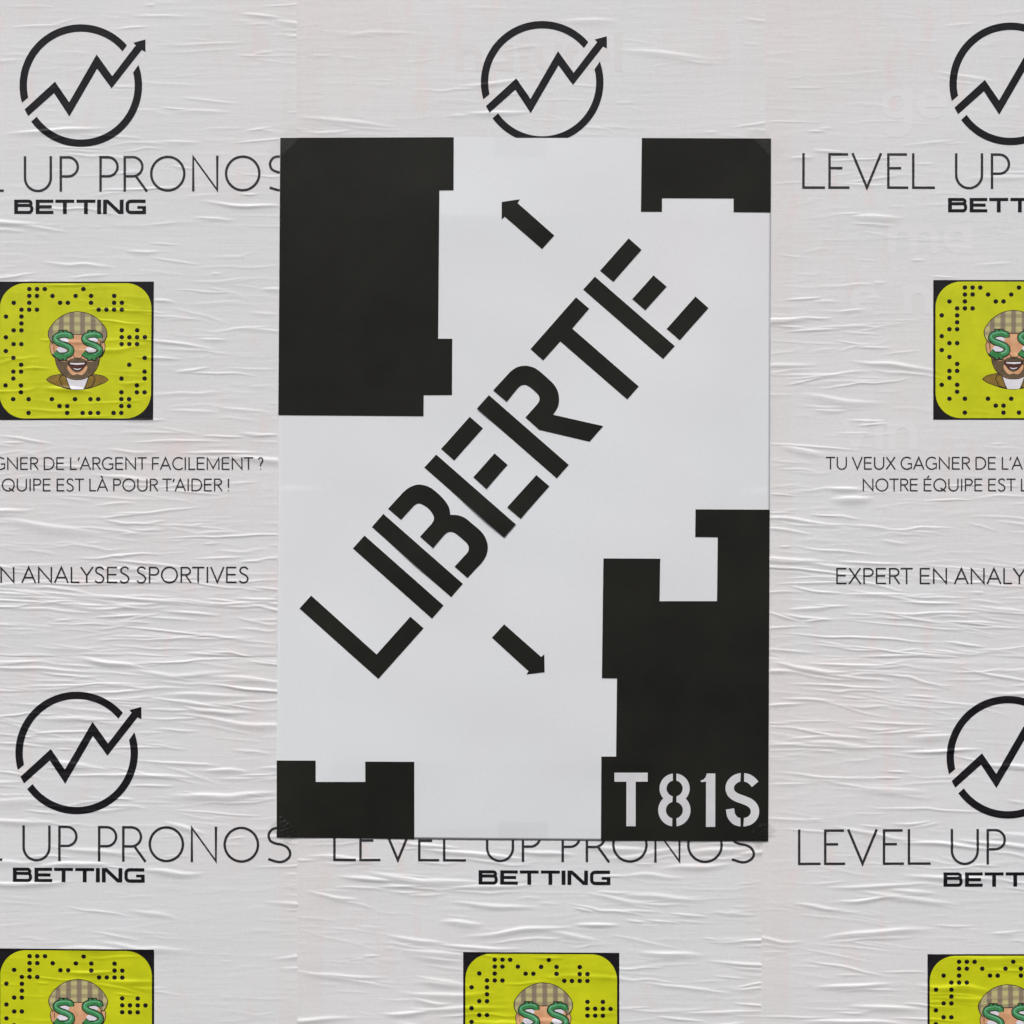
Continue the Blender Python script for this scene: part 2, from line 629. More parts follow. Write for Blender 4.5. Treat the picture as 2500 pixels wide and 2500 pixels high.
def inside(px, py, poly):
    res = np.zeros(px.shape, bool)
    n = len(poly)
    for i in range(n):
        x1, y1 = poly[i]; x2, y2 = poly[(i + 1) % n]
        if y1 == y2:
            continue
        c = ((y1 > py) != (y2 > py)) & (px < (x2 - x1) * (py - y1) / (y2 - y1) + x1)
        res ^= c
    return res


def area2(p):
    return sum(p[i][0] * p[(i + 1) % len(p)][1] - p[(i + 1) % len(p)][0] * p[i][1] for i in range(len(p)))


def tessellate(polys, step=2.3, gx=4.0, gy=1.7):
    """union of polygons (layout units) -> points, triangles, wound to face the street"""
    vs, fs, es = [], [], []
    for p in polys:
        q = [(x, -y) for x, y in resample(p, step)]
        if abs(area2(q)) < 1e-4:
            continue
        if area2(q) < 0:
            q = q[::-1]
        k = len(vs)
        vs += [Vector(v) for v in q]
        fs.append(list(range(k, k + len(q))))
    allp = np.array([[v.x, v.y] for v in vs])
    x0, y0 = allp.min(0); x1, y1 = allp.max(0)
    if (x1 - x0) > gx and (y1 - y0) > gy and len(polys) < 200:
        gxs = np.arange(math.floor(x0 / gx) * gx + 0.013, x1, gx); gys = np.arange(math.floor(y0 / gy) * gy + 0.017, y1, gy)
        GX, GY = np.meshgrid(gxs, gys)
        GX = GX.ravel(); GY = GY.ravel()
        m = np.zeros(GX.shape, bool)
        for p in polys:
            if len(p) == 4 and abs(area2(p)) < 120:
                continue
            q = np.array(p); q[:, 1] *= -1
            b0, b1 = q.min(0), q.max(0)
            w = np.where((GX > b0[0]) & (GX < b1[0]) & (GY > b0[1]) & (GY < b1[1]))[0]
            if len(w):
                m[w] |= inside(GX[w], GY[w], [(a, -b) for a, b in p])
        vs += [Vector((a, b)) for a, b in zip(GX[m], GY[m])]
    V, E, F, _, _, _ = delaunay_2d_cdt(vs, es, fs, 1, 1e-4)
    pts = np.array([[v.x, -v.y] for v in V])
    tris = []
    for f in F:
        f = list(f)
        a = sum(V[f[i]].x * V[f[(i + 1) % len(f)]].y - V[f[(i + 1) % len(f)]].x * V[f[i]].y for i in range(len(f)))
        if abs(a) < 1e-7:
            continue
        tris.append(f if a > 0 else f[::-1])
    # keep only what lies inside one of the outlines (counters of O, P, R ... stay open)
    if tris:
        cen = np.array([pts[t].mean(0) for t in tris])
        m = np.zeros(len(tris), bool)
        for p in polys:
            q = np.array(p)
            b0, b1 = q.min(0), q.max(0)
            w = np.where((cen[:, 0] >= b0[0]) & (cen[:, 0] <= b1[0]) & (cen[:, 1] >= b0[1]) & (cen[:, 1] <= b1[1]))[0]
            if len(w):
                m[w] |= inside(cen[w, 0], cen[w, 1], p)
        tris = [t for t, k in zip(tris, m) if k]
    return pts, tris


def printed(name, polys, sh, off, mat, parent, org, **kw):
    pts, tris = tessellate(polys, **kw)
    D = sh.depth(pts[:, 0], pts[:, 1], off)
    co = to_world(pts[:, 0], pts[:, 1], D, org)
    return new_obj(name, make_mesh(name, co, tris), mat, parent)


# ------------------------------------------------------------------ lettering


def headline_letters():
    """thin capitals, one list of outlines per letter; x from the poster's axis, y down from the baseline (0) to the cap line (-81)"""
    w = 6.1
    T, B, MID = -81.0, 0.0, -47.5
    out = []
    h = w / 2

    def L(*runs):
        o = []
        for r in runs:
            kw = {}
            if isinstance(r, tuple):
                r, kw = r
            o.extend(stroke(r, w, **kw))
        out.append(o)

    def E(x):
        L([(x, T - h), (x, B + h)], [(x + h - .1, T), (x + 45.5, T)], [(x + h - .1, MID), (x + 31.5, MID)], [(x + h - .1, B), (x + 48.7, B)])

    def P(x, br, leg=False):
        r = [[(x, T - h), (x, B + h)], [(x + h - .1, T), (br - 23.5, T)] + arc(br - 23.5, T + 23.3, 23.5, 23.3, -90, 90, 20)[1:] + [(x + h - .1, T + 46.6)]]
        if leg:
            r.append([(139.5, T + 46.6), (166.5, B + h)])
        L(*r)
    L([(-503.8, T - h), (-503.8, B)], [(-503.8 - h, B), (-451.5, B)])
    E(-440.2)
    L([(-384.4, T - h), (-349.1, B), (-314.5, T - h)])
    E(-296.8)
    L([(-236, T - h), (-236, B)], [(-236 - h, B), (-183, B)])
    L([(-131.2, T - h), (-131.2, -31)] + arc(-99.75, -31, 31.45, 32, 180, 0, 22)[1:] + [(-68.3, T - h)])
    P(-43.8, -2.4)
    P(53.2, 94.6)
    P(112.2, 155.2, True)
    for i, (a, b) in enumerate(((176.8, 257.6), (359.6, 440.8))):
        L((arc((a + b) / 2, -40.4, (b - a) / 2, 41, 0, 360, 56), dict(closed=True)))
        if i == 0:
            L(([(279.5, B + h), (279.5, T), (338.1, B), (338.1, T - h)], dict(miter=2.2)))
    sp = [(1816, 512), (1790, 495), (1740, 488), (1705, 498), (1683, 525), (1680, 555), (1695, 585), (1735, 603), (1775, 610), (1815, 630), (1837, 668),
          (1828, 705), (1790, 732), (1745, 737), (1676, 717)]
    sp = [(100 + x / 3.019 - 189.2, 1860 + y / 3.019 - 2103.2) for x, y in sp]
    L(catmull(sp, 5))
    return out


def subtitle_letters():
    """wide heavy capitals, x local, y 0..35 down, one list per letter"""
    H, th = 35.0, 7.6
    bar = lambda x0, y0, x1, y1: [(x0, y0), (x1, y0), (x1, y1), (x0, y1)]
    out = []
    b = [bar(-152.1, 0, -142.7, H)]
    for y0, y1, xr in ((0, 14 + th / 2, -106.8), (14 + th / 2 - th, H, -105.0)):
        ym = (y1 - y0) / 2
        b += stroke([(-142.8, y0 + th / 2), (xr - 10, y0 + th / 2)] + arc(xr - 10, (y0 + y1) / 2, 6.0, ym - th / 2, -90, 90, 8)[1:] + [(-142.8, y1 - th / 2)], th)
    out.append(b)
    out.append([bar(-99.4, 0, -90, H), bar(-90.1, 0, -56.4, th), bar(-90.1, H / 2 - th / 2, -60.4, H / 2 + th / 2), bar(-90.1, H - th, -56.2, H)])
    for a in (-51.5, 0.0):
        out.append([bar(a, 0, a + 46.2, th), bar(a + 18.4, th - .1, a + 27.8, H)])
    out.append([bar(50.4, 0, 60.0, H)])
    out.append([bar(64.9, 0, 74.3, H), bar(105.5, 0, 114.9, H), [(64.9, 0), (77.5, 0), (114.9, H), (102.5, H)]])
    g = [(168.6, th / 2), (133, th / 2)] + arc(133, 11.8, 9.0, 8.0, -90, -180, 8)[1:] + arc(133, 23.2, 9.0, 8.0, 180, 90, 8) + [(165.2, H - th / 2)]
    out.append(stroke(g, 8.2) + [bar(160.6, H / 2 - 2, 169.6, H), bar(148.5, H / 2 - 2, 160.7, H / 2 + 4.6)])
    return out


# light geometric capitals for the slogans: (ink width, left bearing, right bearing, strokes), y up, cap height 1
def ar(cx, cy, rx, ry, a0, a1, n=18):
    return [(cx + rx * math.cos(math.radians(a0 + (a1 - a0) * i / n)), cy + ry * math.sin(math.radians(a0 + (a1 - a0) * i / n))) for i in range(n + 1)]


SS = catmull([(.53, .85), (.44, .95), (.30, .985), (.15, .94), (.07, .80), (.12, .65), (.28, .55), (.44, .45), (.54, .28), (.48, .10), (.32, .015), (.15, .035), (.03, .15)], 4)
GL = {
    'A': (.90, .02, .02, [[(.04, 0), (.45, .97), (.86, 0)], [(.17, .33), (.73, .33)]]),
    'C': (.84, .08, .03, [ar(.50, .5, .46, .48, 45, 315, 26)]),
    'D': (.82, .12, .07, [[(.03, .97), (.32, .97)] + ar(.32, .5, .47, .47, 90, -90, 20)[1:] + [(.03, .03), (.03, .97)]]),
    'E': (.61, .11, .08, [[(.03, 1), (.03, 0)], [(.03, .965), (.60, .965)], [(.03, .52), (.56, .52)], [(.03, .035), (.61, .035)]]),
    'F': (.55, .11, .04, [[(.03, 1), (.03, 0)], [(.03, .965), (.55, .965)], [(.03, .50), (.51, .50)]]),
    'G': (.88, .08, .09, [ar(.50, .5, .46, .48, 48, 318, 26) + [(.86, .14), (.86, .46), (.56, .46)]]),
    'I': (.06, .13, .13, [[(.03, 1), (.03, 0)]]),
    'L': (.52, .11, .03, [[(.03, 1), (.03, .035), (.52, .035)]]),
    'M': (.98, .11, .11, [[(.03, 0), (.03, .96), (.49, .12), (.95, .96), (.95, 0)]]),
    'N': (.82, .11, .11, [[(.03, 0), (.03, .95), (.79, .05), (.79, 1)]]),
    'O': (1.0, .08, .08, [ar(.5, .5, .47, .48, 0, 360, 36)]),
    'P': (.60, .11, .05, [[(.03, 0), (.03, .965), (.32, .965)] + ar(.32, .735, .25, .23, 90, -90, 14)[1:] + [(.03, .505)]]),
    'Q': (1.0, .08, .08, [ar(.5, .5, .47, .48, 0, 360, 36), [(.55, .26), (.95, -.02)]]),
    'R': (.64, .11, .02, [[(.03, 0), (.03, .965), (.32, .965)] + ar(.32, .735, .25, .23, 90, -90, 14)[1:] + [(.03, .505)], [(.28, .505), (.62, 0)]]),
    'S': (.58, .07, .07, [SS]),
    'T': (.75, .02, .02, [[(0, .965), (.74, .965)], [(.37, .965), (.37, 0)]]),
    'U': (.78, .11, .11, [[(.03, 1), (.03, .36)] + ar(.39, .36, .36, .34, 180, 360, 18)[1:] + [(.75, 1)]]),
    'V': (.84, .02, .02, [[(.03, 1), (.42, .04), (.81, 1)]]),
    'X': (.78, .03, .03, [[(.04, 0), (.73, 1)], [(.05, 1), (.75, 0)]]),
    'Y': (.80, .01, .01, [[(.03, 1), (.40, .46), (.77, 1)], [(.40, .46), (.40, 0)]]),
    "'": (.14, .05, .0, [[(.12, 1.0), (.03, .74)]]),
    '?': (.40, .08, .05, [ar(.19, .77, .17, .20, 165, -60, 12) + [(.19, .44), (.19, .27)], [(.19, .08), (.19, 0)]]),
    '!': (.06, .14, .12, [[(.03, 1), (.03, .28)], [(.03, .08), (.03, 0)]]),
}


def text_polys(txt, x0, width, base, cap, w):
    sp = .30
    def adv():
        x = 0; out = []
        for ch in txt:
            acc = None
            if ch == 'À': ch, acc = 'A', 'g'
            if ch == 'É': ch, acc = 'E', 'a'
            if ch == ' ':
                x += sp; continue
            iw, l, r, st = GL[ch]
            if not out: l = 0
            x += l
            out.append((ch, x, acc, iw)); x += iw + r
        return out, out[-1][1] + out[-1][3]
    out, tot = adv()
    k = width / tot
    polys = []
    for ch, x, acc, iw in out:
        sts = list(GL[ch][3])
        if acc == 'g': sts = sts + [[(.34, 1.24), (.48, 1.07)]]
        if acc == 'a': sts = sts + [[(.27, 1.07), (.42, 1.24)]]
        for s_ in sts:
            closed = len(s_) > 30 and abs(s_[0][0] - s_[-1][0]) < 1e-6
            polys += stroke([(x0 + (x + a) * k, base - b * cap) for a, b in s_], w, closed=closed, miter=2.5)
    return polys


def place(polys, cx, cy, slope=0.0, sx=1.0):
    return [[(cx + x * sx, cy + y + slope * x) for x, y in p] for p in polys]


# ------------------------------------------------------------------ logo
UP = [(-137.3, 58.1), (-63.1, -9.8), (-28.4, 40.5), (38.7, -76.1), (76.8, -23.1), (134.1, -98), (128.8, -104.6), (157.9, -112.5), (157.9, -82.1),
      (148.7, -87), (75.1, 6.7), (39.7, -41.3), (-28, 75.3), (-65.5, 18.3), (-128.4, 74.3)]
ang = lambda x, y: math.degrees(math.atan2(y, x))


def ring_polys():
    ro, ri = 149.6, 131.6
    a0, a1 = ang(-143.3, 41.5), ang(113.6, -99.3) + 360
    b0, b1 = ang(-128.4, 28.9), ang(103.3, -84.7) + 360
    p1 = arc(0, 0, ro, ro, a0, a1, 60) + arc(0, 0, ri, ri, b1, b0, 60)
    a0, a1 = ang(142, -51.3), ang(-119.5, 86.9)
    b0, b1 = ang(128.8, -31.7), ang(-106.9, 75.3)
    p2 = arc(0, 0, ro, ro, a0, a1, 60) + arc(0, 0, ri, ri, b1, b0, 60)
    return [p1, p2]


# ------------------------------------------------------------------ printed square with the cartoon head
def rrect(x0, y0, x1, y1, r):
    return arc(x0 + r, y0 + r, r, r, 180, 270, 12) + arc(x1 - r, y0 + r, r, r, 270, 360, 12) + arc(x1 - r, y1 - r, r, r, 0, 90, 12) + arc(x0 + r, y1 - r, r, r, 90, 180, 12)


def dot_centres():
    rng = random.Random(41)
    out = []
    for r in range(19):
        for c in range(19):
            if 4 <= c <= 14 and 4 <= r <= 15:
                continue
            e = min(r, 18 - r); f = min(c, 18 - c)
            if e + f < 3:
                continue
            if rng.random() < 0.40:
                out.append((20.5 + c * 18.85, 18.2 + r * 16.9))
    return out


DOTS = dot_centres()


def lt(x, y):      # reading the head off the upper left square
    return (x * .1915 + 134.9, (y - 92) * .1915)


def mirror(pts, ax=195.5):
    return [(2 * ax - x, y) for x, y in pts]


def head_layers():
    """list of (material index, polygons, layer) in the square's own units"""
    ax = 195.5
    capR = [lt(320, 482), lt(410, 495), lt(500, 530), lt(590, 595), lt(650, 665), lt(683, 730), lt(682, 790), lt(655, 850), lt(625, 880)]
    brim = [lt(590, 830), lt(520, 790), lt(430, 770), lt(320, 765)]
    half = catmull(capR, 4)
    cap = half + catmull(brim, 4)
    full_cap = half + catmull([lt(625, 880)] + brim, 4) + mirror((half + catmull([lt(625, 880)] + brim, 4)))[::-1]
    faceR = [lt(320, 760), lt(450, 780), lt(590, 840), lt(612, 900), lt(606, 1000), lt(590, 1090), lt(575, 1160), lt(530, 1240), lt(455, 1305), lt(390, 1335), lt(320, 1342)]
    fr = catmull(faceR, 4)
    face = fr + mirror(fr)[::-1]
    earR = catmull([lt(600, 880), lt(640, 868), lt(664, 910), lt(655, 985), lt(625, 1045), lt(592, 1062)], 4)
    ears = [earR, mirror(earR)]
    beardR = [lt(320, 1065), lt(400, 1085), lt(470, 1120), lt(530, 1110), lt(580, 1070), lt(588, 1120), lt(570, 1165), lt(530, 1238), lt(455, 1302), lt(390, 1332), lt(320, 1339)]
    br = catmull(beardR, 3)
    beard = br + mirror(br)[::-1]
    chinR = catmull([lt(320, 1262), lt(370, 1240), lt(430, 1170), lt(445, 1200), lt(420, 1250), lt(375, 1290), lt(320, 1278)], 3)
    chin = chinR + mirror(chinR)[::-1]
    mR = catmull([lt(320, 1128), lt(380, 1130), lt(430, 1122), lt(420, 1165), lt(380, 1215), lt(320, 1232)], 4)
    mouth = mR + mirror(mR)[::-1]
    tR = [lt(320, 1136), lt(412, 1134), lt(405, 1152), lt(320, 1160)]
    teeth = tR + mirror(tR)[::-1]
    tlR = [lt(320, 1212), lt(372, 1200), lt(350, 1218), lt(320, 1226)]
    teethl = tlR + mirror(tlR)[::-1]
    coatR = catmull([lt(320, 1290), lt(470, 1275), lt(560, 1288), lt(640, 1305), lt(690, 1335), lt(705, 1352)], 4) + catmull([lt(660, 1385), lt(560, 1425), lt(440, 1462), lt(320, 1475)], 4)
    coat = coatR + mirror(coatR)[::-1]
    lapR = [lt(470, 1290), lt(525, 1300), lt(545, 1345), lt(500, 1440), lt(430, 1462), lt(410, 1465)]
    teeR = [lt(320, 1300), lt(462, 1295), lt(440, 1380), lt(392, 1474), lt(320, 1478)]
    tee = teeR + mirror(teeR)[::-1]
    nose = stroke(catmull([lt(240, 1050), lt(262, 1035), lt(290, 1072), lt(325, 1085), lt(360, 1070), lt(385, 1040)], 3), 1.6)

    def dollar(cx, cy):
        s = [(cx + 19, cy - 15), (cx + 17, cy - 23), (cx + 2, cy - 25), (cx - 14, cy - 21), (cx - 18, cy - 13), (cx - 10, cy - 5), (cx + 6, cy + 1), (cx + 19, cy + 9),
             (cx + 19, cy + 20), (cx + 6, cy + 27), (cx - 10, cy + 27), (cx - 20, cy + 19)]
        return catmull(s, 4)
    L = []
    L.append((0, [c for c in stroke(coatR + mirror(coatR)[::-1], 3.0, closed=True)] , 0))
    L.append((1, [coat], 1))
    L.append((2, [tee], 2))
    L.append((0, stroke(lapR, 2.0, closed=True) + stroke(mirror(lapR), 2.0, closed=True), 3))
    for e in ears:
        L.append((0, stroke(e, 3.4), 3)); L.append((3, [e], 4))
    L.append((0, stroke(face, 4.2, closed=True), 4))
    L.append((3, [face], 5))
    L.append((4, [beard], 6))
    L.append((3, [chin], 7))
    L.append((0, stroke(mouth, 2.2, closed=True), 7))
    L.append((5, [mouth], 8))
    L.append((2, [teeth, teethl], 9))
    L.append((0, nose, 7))
    L.append((0, stroke(full_cap, 3.6, closed=True), 7))
    L.append((6, [full_cap], 8))
    for cx in (ax - 36, ax + 35):
        d = dollar(cx, 155)
        barp = [[(cx - 8, 121), (cx - 2, 121), (cx - 2, 134), (cx - 8, 134)], [(cx + 3, 121), (cx + 9, 121), (cx + 9, 134), (cx + 3, 134)], [(cx - 8, 180), (cx - 2, 180), (cx - 2, 192), (cx - 8, 192)], [(cx + 3, 180), (cx + 9, 180), (cx + 9, 192), (cx + 3, 192)]]
        barb = [[(cx - 11, 118.5), (cx + 11.5, 118.5), (cx + 11.5, 138), (cx - 11, 138)], [(cx - 11, 174), (cx + 11.5, 174), (cx + 11.5, 194.5), (cx - 11, 194.5)]]
        L.append((2, [arc(cx + 2, 144, 13, 9, 0, 360, 16)[:-1], arc(cx - 2, 168, 13, 9, 0, 360, 16)[:-1]], 9))
        L.append((0, stroke(d, 16.5) + barb, 10))
        L.append((7, stroke(d, 11.6) + barp, 11))
        L.append((8, stroke([(x - 1, y - 2.5) for x, y in d[2:-8]], 3.2), 12))
    return L


HEAD = head_layers()
M_GREENLIGHT = ink("printed_green_shine", lin(96, 166, 126), lin(120, 182, 146), 70.0)
HEAD_MATS = [M_LINE, M_COAT, M_WHITE, M_SKIN, M_BEARD, M_MOUTH, M_PLAID, M_GREEN, M_GREENLIGHT]


def build_square(sh, parent, org, X, Y, slope, w=381.0, h=340.0, shear=0.0):
    f = lambda p: [(X + x * w / 381.0 + shear * y, Y + y * h / 340.0 + slope * x) for x, y in p]
    xs = np.arange(0, w + .1, w / 96); ys = np.arange(0, h + .1, h / 210)
    Xg, Yg = np.meshgrid(xs, ys)
    PX = X + Xg + shear * Yg; PY = Y + Yg + slope * Xg
    P = to_world(PX, PY, sh.depth(PX, PY, 0.17), org)
    sq = new_obj("printed_square", grid_mesh("printed_square", P), M_INK, parent)
    sq['label'] = "black edged square carrying the yellow print"
    printed("yellow_field", [f(rrect(5.5, 4.0, 375.5, 336.0, 62.0))], sh, 0.29, M_YELLOW, sq, org)
    dots = [f(arc(x, y, 5.7, 5.4, 0, 360, 18)[:-1]) for x, y in DOTS]
    d = printed("dot_pattern", dots, sh, 0.40, M_INK, sq, org)
    co, fs, ms = [], [], []
    for mi, polys, layer in HEAD:
        pts, tris = tessellate([f(p) for p in polys], step=3.0, gx=5.0, gy=2.2)
        D = sh.depth(pts[:, 0], pts[:, 1], 0.40 + 0.045 * layer)
        k = len(co)
        co += list(to_world(pts[:, 0], pts[:, 1], D, org))
        fs += [[k + i for i in t] for t in tris]
        ms += [mi] * len(tris)
    hd = new_obj("cartoon_head", make_mesh("cartoon_head", co, fs, mats=ms), HEAD_MATS, sq)
    hd['label'] = "printed cartoon man in flat cap with dollar sign eyes"
    return sq


# ------------------------------------------------------------------ the wall
def box(name, x0, x1, y0, y1, z0, z1, mat, bevel=0.0):
    v = [(x0, y0, z0), (x1, y0, z0), (x1, y1, z0), (x0, y1, z0), (x0, y0, z1), (x1, y0, z1), (x1, y1, z1), (x0, y1, z1)]
    f = [(0, 3, 2, 1), (4, 5, 6, 7), (0, 1, 5, 4), (1, 2, 6, 5), (2, 3, 7, 6), (3, 0, 4, 7)]
    return new_obj(name, make_mesh(name, v, f, smooth=False), mat)


wall = box("wall", -1.6, 1.9, 0.0, 0.04, ZC - 1.25, ZC + 1.15, M_WALL)
wall['kind'] = 'structure'

# ------------------------------------------------------------------ the six pasted posters
HEADL = headline_letters()
BETT = subtitle_letters()
RING = ring_polys()
GROUP = "creased white betting posters pasted edge to edge on the wall"

SPECS = [
    dict(key='lt', xl=-402, y0=-40, shear=0.0000, base=0.2, seed=3, cut_right=725, cut_bottom=1600,
         label="creased white poster left of the stencil poster, logo near the top edge, whole yellow square",
         logo=(197.5, 209.2), head=(192.5, 465.2, -0.003), bett=(187.0, 487.6, 0.0), square=(-5.0, 687.6, 0.0, 338.0, -0.006),
         t1=(-258, 901, 1146.8), t2=(-167.2, 726, 1199.1), t3=(-234.2, 841, 1423.0)),
    dict(key='lb', xl=-410, y0=1600, shear=0.0, base=0.4, seed=8, cut_right=726, cut_bottom=None,
         label="creased lower left poster, its headline ending under the stencil poster's bottom left corner",
         logo=(187.5, 1838), head=(189.2, 2099.5, 0.007), bett=(184.0, 2118.5, 0.006), square=(-4.4, 2315.0, 0.007, 340.0, 0.0),
         t1=(-262, 901, 2776), t2=(-171, 726, 2828), t3=(-238, 841, 3052)),
    dict(key='ct', xl=724, y0=-45, shear=0.0003, base=0.6, seed=14, cut_right=1866, cut_bottom=1598,
         label="creased white poster mostly hidden behind the stencil poster, only its round arrow logo showing above",
         logo=(1323.6, 201.3), hidden=(345, 1590)),
    dict(key='cb', xl=726, y0=1598, shear=0.0, base=0.8, seed=23, cut_right=1858, cut_bottom=None,
         label="creased white poster under the stencil poster, headline cut off by its bottom edge",
         head=(1320.5, 2101.0, 0.005), bett=(1320.5, 2124.6, 0.004), square=(1130.8, 2323.5, 0.006, 340.0, 0.0),
         t1=(871, 901, 2786), t2=(961, 726, 2838), t3=(899, 841, 3062), hidden=(1600, 2036)),
    dict(key='rt', xl=1869.5, y0=-38, shear=-0.0050, base=1.0, seed=31, cut_right=None, cut_bottom=1604,
         label="smoother white poster at the upper right, headline beginning right of the stencil poster's top corner",
         logo=(2466.8, 205.3), head=(2465.0, 458.8, 0.001), bett=(2466.0, 483.6, 0.0), square=(2277.8, 684.0, 0.0, 341.0, 0.0),
         t1=(2015.8, 901, 1146.1), t2=(2106.3, 726, 1199.1), t3=(2041.7, 841, 1425.7)),
    dict(key='rb', xl=1862.0, y0=1604, shear=-0.0050, base=1.2, seed=47, cut_right=None, cut_bottom=None,
         label="creased white poster at the lower right, headline beginning right of the white signature letters",
         logo=(2459.9, 1848.3), head=(2454.4, 2107.0, -0.003), bett=(2454.5, 2129.0, -0.001), square=(2263.6, 2328.7, 0.0, 341.0, 0.0),
         t1=(2004, 901, 2792), t2=(2094, 726, 2844), t3=(2030, 841, 3070)),
]

M_GHOST_PINK = ink("show_through_pink", (0.698, 0.677, 0.689, 1), (0.710, 0.689, 0.701, 1), 20.0, 0.52)
M_GHOST_PALE = ink("show_through_pale", (0.742, 0.740, 0.755, 1), (0.735, 0.730, 0.745, 1), 20.0, 0.52)


def ghost_polys(txt, x0, base, xh, w):
    """heavy lower case of an older poster, x height xh, stroke w"""
    o = []
    x = x0
    for ch in txt:
        top = base - xh + w / 2
        r = xh * 0.5
        if ch == 'n' or ch == 'm':
            o += stroke([(x + w / 2, base), (x + w / 2, top - w / 2)], w)
            for q in range(2 if ch == 'm' else 1):
                xa = x + w / 2 + q * xh * 0.72
                o += stroke([(xa, top + xh * .25)] + arc(xa + xh * .36, top + xh * .36, xh * .36, xh * .36, 180, 360, 12)[1:] + [(xa + xh * .72, base)], w)
            x += w + xh * 0.72 * (2 if ch == 'm' else 1)
        elif ch == 'u':
            o += stroke([(x + w / 2, top)] + arc(x + w / 2 + xh * .36, base - xh * .36 - w / 2, xh * .36, xh * .36, 180, 0, 12) + [(x + w / 2 + xh * .72, top - w / 2)], w)
            x += w + xh * 0.72
        elif ch in 'ae':
            c = (x + r, base - r)
            if ch == 'e':
                o += stroke([(c[0] - r * .6, c[1]), (c[0] + r - w / 2, c[1])] + arc(c[0], c[1], r - w / 2, r - w / 2, 0, -310, 26)[1:], w * .9)
            else:
                o += stroke(arc(c[0], c[1], r - w / 2, r - w / 2, 0, 360, 30), w * .9, closed=True)
                o += stroke([(x + xh - w / 2, top - w / 2), (x + xh - w / 2, base)], w)
            x += xh
        elif ch == 'g':
            c = (x + r, base - r)
            o += stroke(arc(c[0], c[1], r - w / 2, r - w / 2, 0, 360, 30), w * .9, closed=True)
            o += stroke([(x + xh - w / 2, top - w / 2), (x + xh - w / 2, base + xh * .2)] + arc(c[0], base + xh * .2, r - w / 2, r * .5, 0, 150, 12)[1:], w)
            x += xh
        elif ch == 't':
            o += stroke([(x + xh * .25, top - xh * .45), (x + xh * .25, base)], w)
            o += stroke([(x - xh * .02, top), (x + xh * .55, top)], w * .8)
            x += xh * .5
        elif ch in 'il':
            o += stroke([(x + w / 2, top - w / 2 - (xh * .45 if ch == 'l' else 0)), (x + w / 2, base)], w)
            x += w
        elif ch == 'r':
            o += stroke([(x + w / 2, base), (x + w / 2, top - w / 2)], w)
            o += stroke(arc(x + xh * .42, top + xh * .36, xh * .36, xh * .36, 190, 275, 8), w)
            x += xh * .52
        elif ch == 'v':
            o += stroke([(x + w / 2, top - w / 2), (x + xh * .5, base - w / 2), (x + xh - w / 2, top - w / 2)], w)
            x += xh
        x += xh * 0.14 if ch != ' ' else xh * .5
    return o


GHOSTS = {'ct': (M_GHOST_PINK, [('naturel', 1112, 174, 66, 19)]), 'rt': (M_GHOST_PALE, [('ge', 2150, 292, 76, 20), ('ma', 2168, 620, 72, 20), ('e', 2075, 768, 72, 20), ('ni', 2205, 768, 72, 20), ('vin', 2052, 1098, 74, 20)])}

for sp in SPECS:
    sh = Sheet(sp['key'], sp['xl'], sp['y0'], sp['shear'], sp['base'], sp['seed'], sp['cut_right'], sp['cut_bottom'])
    if sp['key'] == 'lb':
        seam_cockles(sh.rel, 690, 728, 2060, 2560, 5, 34)
        seam_cockles(sh.rel, 535, 568, 2170, 2500, 6, 24)
        sh.rel.H = np.clip(sh.rel.H, 0, 1.2)
    if sp['key'] == 'lt':
        seam_cockles(sh.rel, 700, 728, -30, 330, 7, 22)
    org = W(sp['xl'] + 600, sp['y0'] + 1697, 0.0)
    p = thing("advertising_poster", org, sp['label'], "poster", GROUP)
    build_sheet(sh, p, org, sp.get('hidden'))
    if sp['key'] in GHOSTS:
        gm, words = GHOSTS[sp['key']]
        for (tx, gx0, gb, gxh, gw) in words:
            g_ = printed("show_through_word", ghost_polys(tx, gx0, gb, gxh, gw), sh, 0.10, gm, p, org)
            g_['label'] = "faint trace of an older poster's lettering showing through"
    if 'logo' in sp:
        printed("logo_ring", place(RING, *sp['logo']), sh, 0.18, M_INK, p, org)
        printed("logo_arrow", place([UP], *sp['logo']), sh, 0.18, M_INK, p, org)
    if 'head' in sp:
        cx, by, sl = sp['head']
        for lp in HEADL:
            printed("headline_letter", place(lp, cx, by, sl), sh, 0.18, M_TEXT, p, org)
    if 'bett' in sp:
        for lp in BETT:
            printed("subtitle_letter", place(lp, *sp['bett']), sh, 0.18, M_INK, p, org)
    if 'square' in sp:
        X, Y, sl, h, shr = sp['square']
        build_square(sh, p, org, X, Y, sl, 381.0, h, shr)
    if 't1' in sp:
        for key, txt, cap, w in (('t1', "TU VEUX GAGNER DE L'ARGENT FACILEMENT ?", 30.3, 3.3), ('t2', "NOTRE ÉQUIPE EST LÀ POUR T'AIDER !", 30.3, 3.3),
                                 ('t3', "EXPERT EN ANALYSES SPORTIVES", 38.9, 4.0)):
            x0, wd, base = sp[key]
            printed("slogan_line", text_polys(txt, x0, wd, base, cap, w), sh, 0.18, M_TEXT, p, org)

# ------------------------------------------------------------------ the stencil poster
art_org = W(1278, 2050, 0.0015)
art = thing("stencil_poster", art_org, "smooth white poster with black blocks, diagonal stencil lettering and two arrows, taped over the others", "poster")


